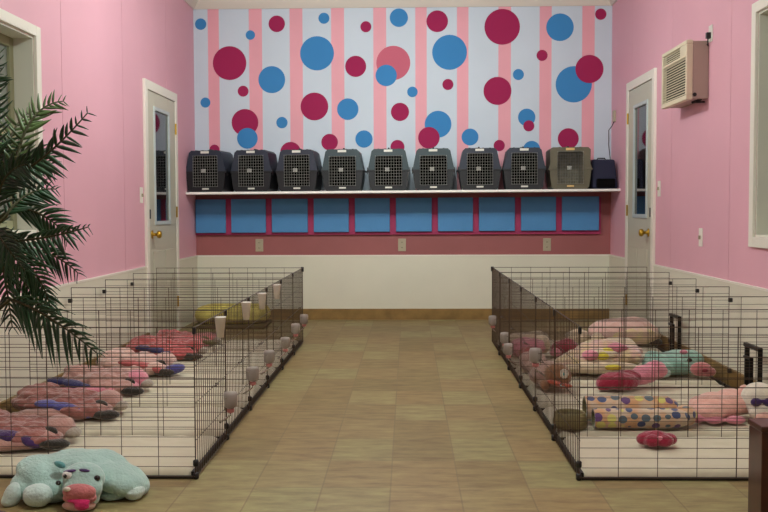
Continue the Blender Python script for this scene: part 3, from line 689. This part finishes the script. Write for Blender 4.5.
plush('teal_plush', 'teal plush hippo pillow with salmon muzzle lying by the right wall', (1.58, 5.64, ZP), 0.0, [
    ('body', 'f_tealpet', [((-0.03, 0.02, 0.06), (0.17, 0.13, 0.065)), ((-0.11, -0.03, 0.05), (0.09, 0.11, 0.05)), ((0.04, 0.04, 0.085), (0.13, 0.1, 0.055)), ((-0.12, 0.03, 0.09), (0.06, 0.08, 0.045))], {'disp': 0.008}),
    ('muzzle', 'f_salmon', [((0.10, -0.12, 0.05), (0.062, 0.05, 0.042)), ((0.14, -0.11, 0.035), (0.05, 0.05, 0.03))], {'subs': [('nostril', 'f_maroon', [((0.11, -0.165, 0.05), (0.022, 0.012, 0.012))])]}),
    ('ear', 'f_rose', [((0.02, -0.05, 0.14), (0.026, 0.014, 0.014))], {'voxel': 0.004}),
    ('eye', 'eye', [((0.04, -0.105, 0.10), (0.016, 0.01, 0.012))], {'voxel': 0.003, 'disp': 0}),
    ('foot', 'f_mint_light', [((-0.12, -0.12, 0.03), (0.05, 0.045, 0.03))])])
plush('maroon_plush', 'crimson plush with a pink tail in front of the multicoloured one', (1.15, 5.18, ZP), 0.0, [
    ('body', 'f_maroon', [((-0.02, -0.02, 0.045), (0.115, 0.08, 0.05)), ((-0.09, -0.03, 0.03), (0.05, 0.05, 0.035)), ((0.04, 0.02, 0.06), (0.08, 0.06, 0.04))], {'disp': 0.008}),
    ('tail', 'f_rose', [((0.14, 0.05, 0.07), (0.11, 0.06, 0.05), (0, -0.25, 0.3)), ((0.20, 0.08, 0.09), (0.07, 0.06, 0.05))], {'disp': 0.008}),
    ('collar', 'f_yellow', [((-0.03, 0.06, 0.105), (0.05, 0.02, 0.02))])])
plush('rainbow_plush', 'long pink and yellow mottled plush across the fourth right pen', (1.115, 5.68, ZP), 0.0, [
    ('body', 'f_multi', [((0.02, 0.03, 0.07), (0.24, 0.13, 0.08)), ((-0.12, 0.0, 0.06), (0.13, 0.13, 0.06)), ((0.16, 0.02, 0.1), (0.11, 0.12, 0.06)), ((0.03, 0.08, 0.13), (0.15, 0.09, 0.06))], {'disp': 0.012}),
    ('belly', 'f_cream', [((0.0, -0.10, 0.05), (0.22, 0.06, 0.04)), ((0.02, -0.05, 0.12), (0.1, 0.07, 0.03))], {'disp': 0.008}),
    ('stripe', 'f_yellow', [((0.02, -0.09, 0.115), (0.045, 0.03, 0.025)), ((0.05, -0.06, 0.14), (0.04, 0.03, 0.02))]),
    ('mane', 'f_rose', [((-0.05, -0.08, 0.12), (0.05, 0.05, 0.03))]), ('mane', 'f_rose', [((0.12, -0.02, 0.155), (0.06, 0.05, 0.03))])])
plush('monkey_plush', 'tan plush with white eye patch and orange mouth by the aisle', (0.785, 5.20, ZP), 0.0, [
    ('body', 'f_palepink', [((-0.03, 0.07, 0.06), (0.09, 0.10, 0.06)), ((-0.02, 0.05, 0.10), (0.06, 0.07, 0.04))], {'disp': 0.008}),
    ('head', 'f_camel', [((0.02, -0.04, 0.075), (0.075, 0.065, 0.068))], {'subs': [
        ('eye_patch', 'f_white', [((0.045, -0.1, 0.095), (0.025, 0.012, 0.028))]), ('pupil', 'f_teal', [((0.042, -0.112, 0.095), (0.008, 0.005, 0.010))])]}),
    ('mouth', 'f_orange', [((0.0, -0.10, 0.045), (0.05, 0.03, 0.014), (0, 0.25, 0)), ((0.05, -0.10, 0.03), (0.04, 0.028, 0.012))], {'voxel': 0.004, 'disp': 0.001}),
    ('arm', 'f_camel', [((-0.05, -0.05, 0.03), (0.035, 0.06, 0.03))])])
plush('pink_plush', 'rose pink striped plush against the aisle wires, fifth right pen', (0.79, 6.30, ZP), 0.0, [
    ('body', 'f_rose', [((-0.02, 0.0, 0.06), (0.10, 0.15, 0.065)), ((0.03, -0.05, 0.07), (0.07, 0.09, 0.06))], {'disp': 0.012}),
    ('foot', 'f_redpink', [((-0.03, -0.14, 0.05), (0.05, 0.05, 0.04))]), ('head', 'f_cream', [((0.09, 0.03, 0.08), (0.06, 0.07, 0.065))])])
plush('pink_plush', 'salmon pink crumpled plush against the aisle wires, fourth right pen', (0.745, 5.74, ZP), 0.0, [
    ('body', 'f_palepink', [((0.0, 0.0, 0.06), (0.08, 0.14, 0.065)), ((0.0, -0.08, 0.05), (0.06, 0.09, 0.05))], {'disp': 0.012}),
    ('head', 'f_redpink', [((-0.0, 0.1, 0.09), (0.05, 0.06, 0.05))])])
plush('crimson_plush', 'small dark crimson plush behind the wires in fifth right pen', (1.05, 6.38, ZP), 0.0, [
    ('body', 'f_maroon', [((0, 0, 0.05), (0.10, 0.09, 0.05)), ((0.02, 0.0, 0.07), (0.05, 0.05, 0.045))], {'disp': 0.008}),
    ('foot', 'f_rose', [((-0.08, -0.07, 0.03), (0.04, 0.04, 0.03))])])
plush('cream_plush', 'round cream plush ball in the farthest right pen', (1.22, 6.88, ZP), 0.0, [
    ('body', 'f_cream', [((0, 0, 0.055), (0.08, 0.075, 0.058))], {'disp': 0.005}), ('ear', 'f_grey', [((-0.07, 0, 0.07), (0.025, 0.03, 0.025))])])
plush('cream_plush', 'flat cream and orange plush by aisle in farthest right pen', (0.85, 6.84, ZP), 0.0, [
    ('body', 'f_cream', [((0, 0, 0.045), (0.16, 0.13, 0.045)), ((0.06, 0, 0.06), (0.09, 0.08, 0.045))], {'disp': 0.008}),
    ('patch', 'f_orange', [((0.06, -0.09, 0.05), (0.03, 0.05, 0.03))])])
plush('large_plush_pillow', 'large pale pink plush pillow with yellow side by the right door', (1.55, 6.92, ZP), 0.0, [
    ('body', 'f_palepink', [((0.0, 0.03, 0.09), (0.25, 0.17, 0.095)), ((-0.1, 0.0, 0.08), (0.14, 0.14, 0.075)), ((0.1, 0.03, 0.12), (0.12, 0.12, 0.07))], {'disp': 0.01}),
    ('belly', 'f_multi', [((0.06, -0.11, 0.07), (0.18, 0.06, 0.06))], {'disp': 0.008}),
    ('foot', 'f_cream', [((-0.2, -0.09, 0.05), (0.05, 0.05, 0.045))]),
    ('foot', 'f_dark', [((0.2, -0.11, 0.03), (0.05, 0.045, 0.03))])])
plush('cream_plush', 'pale cream plush heap behind the crimson toy, fifth right pen', (1.32, 6.25, ZP), 0.0, [
    ('body', 'f_cream', [((0, 0, 0.05), (0.20, 0.13, 0.055)), ((0.05, 0.04, 0.08), (0.12, 0.1, 0.05))], {'disp': 0.01}),
    ('mane', 'f_palepink', [((-0.1, -0.05, 0.07), (0.08, 0.06, 0.035))]), ('mane', 'f_palepink', [((0.1, -0.08, 0.06), (0.09, 0.06, 0.04))])])

# yellow pet bed behind the left pens
t = thing('pet_bed', 'yellow green bolster pet bed beyond the left pens by back wall', 'pet bed', (-1.53, 8.33, 0))
MB().box(-0.31, 0.31, -0.24, 0.24, 0, 0.04, 'olive_base').build('base', t, bevel=0.015)
pts = []
for i in range(33):
    a_ = 2*PI*i/32; ca, sa = math.cos(a_), math.sin(a_)
    pts.append((0.25*math.copysign(abs(ca)**0.5, ca), 0.18*math.copysign(abs(sa)**0.5, sa), 0.11))
MB().tube(pts, 0.072, 'yellow_bed', 12).build('bolster', t, smooth=True)
blob('cushion', [((0, 0, 0.07), (0.22, 0.16, 0.045))], 'yellow_bed', t)

# ------------------------------------------------------------------ low wooden cabinet, bottom right
t = thing('wooden_stand', 'dark red brown wooden stand with brass knob at bottom right corner', 'stand', (1.352, 3.13, 0))
MB().box(-0.225, 0.225, -0.07, 0.06, 0.295, 0.315, 'red_wood').build('top', t, bevel=0.004)
for x in (-0.222, 0.197): MB().box(x, x+0.025, -0.064, 0.055, 0, 0.295, 'red_wood').build('side_panel', t, bevel=0.003)
MB().box(-0.197, 0.197, 0.04, 0.055, 0.0, 0.295, 'red_wood').build('back_panel', t)
d = MB().box(-0.195, 0.195, -0.062, -0.045, 0.02, 0.29, 'red_wood').build('door', t, bevel=0.003)
MB().lathe((-0.165, -0.062, 0.19), [(0.006, 0), (0.006, -0.012), (0.014, -0.018), (0.016, -0.026), (0.006, -0.032)], 'brass', 14, 'y').build('knob', d, smooth=True)

# ------------------------------------------------------------------ artificial palm
FR = {
'A': [(-1.087, 2.5, 1.062), (-1.078, 2.5, 1.245), (-1.064, 2.5, 1.422)],
'B': [(-1.033, 2.5, 1.115), (-1.0, 2.55, 1.255), (-0.934, 2.6, 1.308)],
'C': [(-1.049, 2.5, 1.094), (-0.931, 2.45, 1.151), (-0.802, 2.4, 1.255)],
'C2': [(-1.057, 2.5, 1.128), (-1.056, 2.56, 1.224), (-1.03, 2.62, 1.284)],
'D': [(-1.056, 2.5, 0.997), (-1.017, 2.55, 1.055), (-0.96, 2.6, 1.07)],
'E': [(-1.063, 2.5, 0.931), (-0.931, 2.44, 0.943), (-0.799, 2.38, 0.97)],
'F': [(-1.053, 2.5, 0.918), (-0.966, 2.55, 0.897), (-0.903, 2.6, 0.841)],
'G': [(-1.058, 2.5, 0.905), (-0.982, 2.5, 0.847), (-0.939, 2.5, 0.741)],
'H': [(-1.05, 2.5, 0.778), (-0.93, 2.45, 0.736), (-0.788, 2.4, 0.65)],
'I': [(-1.074, 2.5, 0.905), (-1.07, 2.525, 0.81), (-1.067, 2.55, 0.70)]}
PX, PYY = -1.19, 2.5
t = thing('potted_palm', 'tall dark green potted palm at the left edge of the photo', 'plant', (PX, PYY, 0))
MB().lathe((0, 0, 0), [(0.08, 0), (0.09, 0.01), (0.11, 0.15), (0.12, 0.155), (0.12, 0.18), (0.105, 0.18), (0.10, 0.16)], 'pot', 28).build('pot', t, smooth=True)
MB().lathe((0, 0, 0.145), [(0.099, 0), (0.099, 0.015)], 'soil', 24).build('soil', t)
MB().tube([(0, 0, 0.15), (0.01, 0.01, 0.5), (0.0, 0.0, 0.8), (0.02, 0, 1.05), (0.03, 0, 1.15)], [0.028, 0.024, 0.022, 0.018, 0.01], 'bark', 10).build('trunk', t, smooth=True)
def bez(p, q, r, u): return p*(1-u)**2 + q*2*u*(1-u) + r*u*u
def frond(pts, ll, m, parent, sd, n=17, droop=0.4):
    ll *= 1.2; droop *= 0.6
    rr = random.Random(sd); p, q, r = [Vector(v)-Vector((PX, PYY, 0)) for v in pts]
    q = q*2-(p+r)*0.5
    base = Vector((0.0, 0, max(0.35, min(p.z-0.12, 1.1)))); a = MB()
    a.tube([base] + [bez(p, q, r, i/14) for i in range(15)], [0.006]+[0.0045-0.003*i/14 for i in range(15)], 'stem', 6)
    for i in range(n):
        u = 0.04+0.96*i/(n-1); c = bez(p, q, r, u); tn = (bez(p, q, r, min(1, u+0.02))-bez(p, q, r, u-0.02)).normalized()
        sdv = tn.cross(Vector((0, -1, 0.25))).normalized()
        L = ll*(0.35+0.65*math.sin(PI*min(1, u*0.8+0.2)))*rr.uniform(0.8, 1.2)
        for s in (-1, 1):
            d = (sdv*s*0.85 + tn*rr.uniform(0.45, 0.95) + Vector((0, s*0.18+rr.uniform(-0.25, 0.25), 0))).normalized()
            wv = d.cross(Vector((rr.uniform(-0.3, 0.3), -1, 0.3*s))).normalized(); w_ = min(0.0058, 0.105*L)*(0.75+0.4*rr.random()); up = wv.cross(d)*0.0022
            P = []
            for k, (f, ww) in enumerate(((0, 0.5), (0.25, 1.0), (0.6, 0.8), (0.85, 0.42), (1, 0.04))):
                cc = c + d*L*f + Vector((0, 0, -droop*L*f*f)) + tn*(0.18*L*f*f); P += [cc-wv*w_*ww, cc+up, cc+wv*w_*ww]
            a.add(P, [(3*k+j, 3*k+j+1, 3*k+j+4, 3*k+j+3) for k in range(4) for j in range(2)], m)
    o = a.build('frond', parent, smooth=True)
    sl = o.modifiers.new('s', 'SOLIDIFY'); sl.thickness = 0.0008
    return o
frond(FR['A'], 0.04, 'leaf', t, 1, 20, 0.1); frond(FR['B'], 0.05, 'leaf_light', t, 2, 14, 0.1); frond(FR['C'], 0.056, 'leaf', t, 3, 17, 0.5)
frond(FR['C2'], 0.05, 'leaf_light', t, 4, 11, 0.2); frond(FR['D'], 0.05, 'leaf', t, 5, 13, 0.5); frond(FR['E'], 0.048, 'leaf', t, 6, 17, 0.7)
frond(FR['F'], 0.045, 'leaf', t, 7, 14, 0.7); frond(FR['G'], 0.052, 'leaf', t, 8, 16, 0.5); frond(FR['H'], 0.066, 'leaf', t, 9, 18, 0.8); frond(FR['I'], 0.05, 'leaf', t, 10, 14, 0.5)
for k, pts in enumerate(([(-1.10, 2.5, 0.95), (-1.085, 2.5, 1.10), (-1.05, 2.52, 1.20)], [(-1.11, 2.52, 0.80), (-1.09, 2.52, 0.90), (-1.04, 2.55, 0.93)], [(-1.10, 2.45, 1.20), (-1.09, 2.45, 1.30), (-1.06, 2.45, 1.38)], [(-1.08, 2.5, 1.02), (-1.04, 2.47, 1.10), (-0.97, 2.44, 1.13)], [(-1.07, 2.53, 0.87), (-1.03, 2.58, 0.80), (-0.99, 2.6, 0.70)], [(-1.06, 2.55, 1.02), (-1.0, 2.6, 1.0), (-0.95, 2.66, 0.94)], [(-1.08, 2.5, 1.13), (-1.03, 2.56, 1.16), (-0.97, 2.6, 1.14)],
                         [(-1.06, 2.45, 0.96), (-1.02, 2.4, 0.93), (-0.96, 2.38, 0.86)],
                         [(-1.3, 2.5, 1.1), (-1.4, 2.5, 1.2), (-1.52, 2.5, 1.2)], [(-1.3, 2.45, 0.9), (-1.42, 2.4, 0.92), (-1.55, 2.3, 0.85)], [(-1.2, 2.36, 1.0), (-1.2, 2.25, 1.06), (-1.22, 2.1, 1.02)], [(-1.18, 2.62, 0.95), (-1.2, 2.75, 1.0), (-1.25, 2.88, 0.95)])):
    frond(pts, 0.06, 'leaf', t, 20+k, 15, 0.5)

# ------------------------------------------------------------------ lamps and added fill lights
LC = (0.90, 1.0, 0.96)
def fixture(x, y, label, power):
    t = thing('ceiling_light', label, 'ceiling light', (x, y, ZC), 0, 'ceiling lights')
    MB().lathe((0, 0, -0.05), [(0.19, 0), (0.2, 0.02), (0.2, 0.05)], 'trim_white', 28).build('housing', t, smooth=True)
    MB().lathe((0, 0, -0.11), [(0.04, 0), (0.12, 0.012), (0.17, 0.035), (0.185, 0.06)], 'lamp', 28).build('diffuser', t, smooth=True)
    l = bpy.data.lights.new('bulb', 'POINT'); l.shadow_soft_size = 0.1; l.energy = power; l.color = LC
    o = bpy.data.objects.new('bulb', l); C.objects.link(o); o.location = (0, 0, -0.24); o.parent = t
def spot(x, y, target, label, power, ang=70):  # added lamps out of view, only to brighten the dotted wall
    t = thing('added_spotlight', label, 'added_spotlight', (x, y, ZC), 0, 'added fill lights aimed at the polka dot wall')
    d = (Vector(target)-Vector((x, y, ZC-0.12))).normalized()
    MB().lathe((0, 0, -0.02), [(0.05, 0), (0.05, 0.02)], 'trim_white', 18).rod((0, 0, -0.02), (0, 0, -0.1), 0.008, 'trim_white', 8).build('mount', t)
    c = Vector((0, 0, -0.12)); MB().rod(c-d*0.06, c+d*0.05, 0.03, 'trim_white', 16, 0.05).build('lamp_head', t)
    l = bpy.data.lights.new('fill_spot', 'SPOT'); l.spot_size = math.radians(ang); l.spot_blend = 1.0; l.shadow_soft_size = 0.06; l.energy = power; l.color = LC
    o = bpy.data.objects.new('fill_spot', l); C.objects.link(o); o.location = c+d*0.07; o.rotation_euler = d.to_track_quat('-Z', 'Y').to_euler(); o.parent = t
fixture(-0.35, 6.0, 'ceiling light nearest the polka dot wall', 80)
fixture(-0.1, 2.6, 'added ceiling light for the floor by the nearest pens', 76)  # added out of view to brighten the near floor
for x in (-0.9, 0.0, 0.9): spot(x, 5.3, (x*1.25, 8.84, 1.75), 'added ceiling fill light aimed at the %s of the dotted wall' % {-0.9:'left third', 0.0:'middle', 0.9:'right third'}[x], 74)
W = bpy.data.worlds.new('world'); S.world = W; W.use_nodes = True
W.node_tree.nodes['Background'].inputs['Color'].default_value = (0.5, 0.55, 0.6, 1); W.node_tree.nodes['Background'].inputs['Strength'].default_value = 0.25

# ------------------------------------------------------------------ camera
cam = bpy.data.cameras.new('camera'); cam.sensor_width = 36; cam.lens = 45; cam.clip_start = 0.05
co = bpy.data.objects.new('camera', cam); C.objects.link(co); co.location = (0, 0, 1.01)
co.rotation_euler = (Euler((PI/2-math.atan(46/960), 0, math.atan(24/960))).to_matrix() @ Matrix.Rotation(-0.0035, 3, 'Z')).to_euler()
S.camera = co
S.view_settings.view_transform = 'Standard'; S.view_settings.look = 'None'; S.view_settings.exposure = 0.0; S.view_settings.gamma = 1
S.view_settings.use_curve_mapping = False
S.cycles.max_bounces = 8
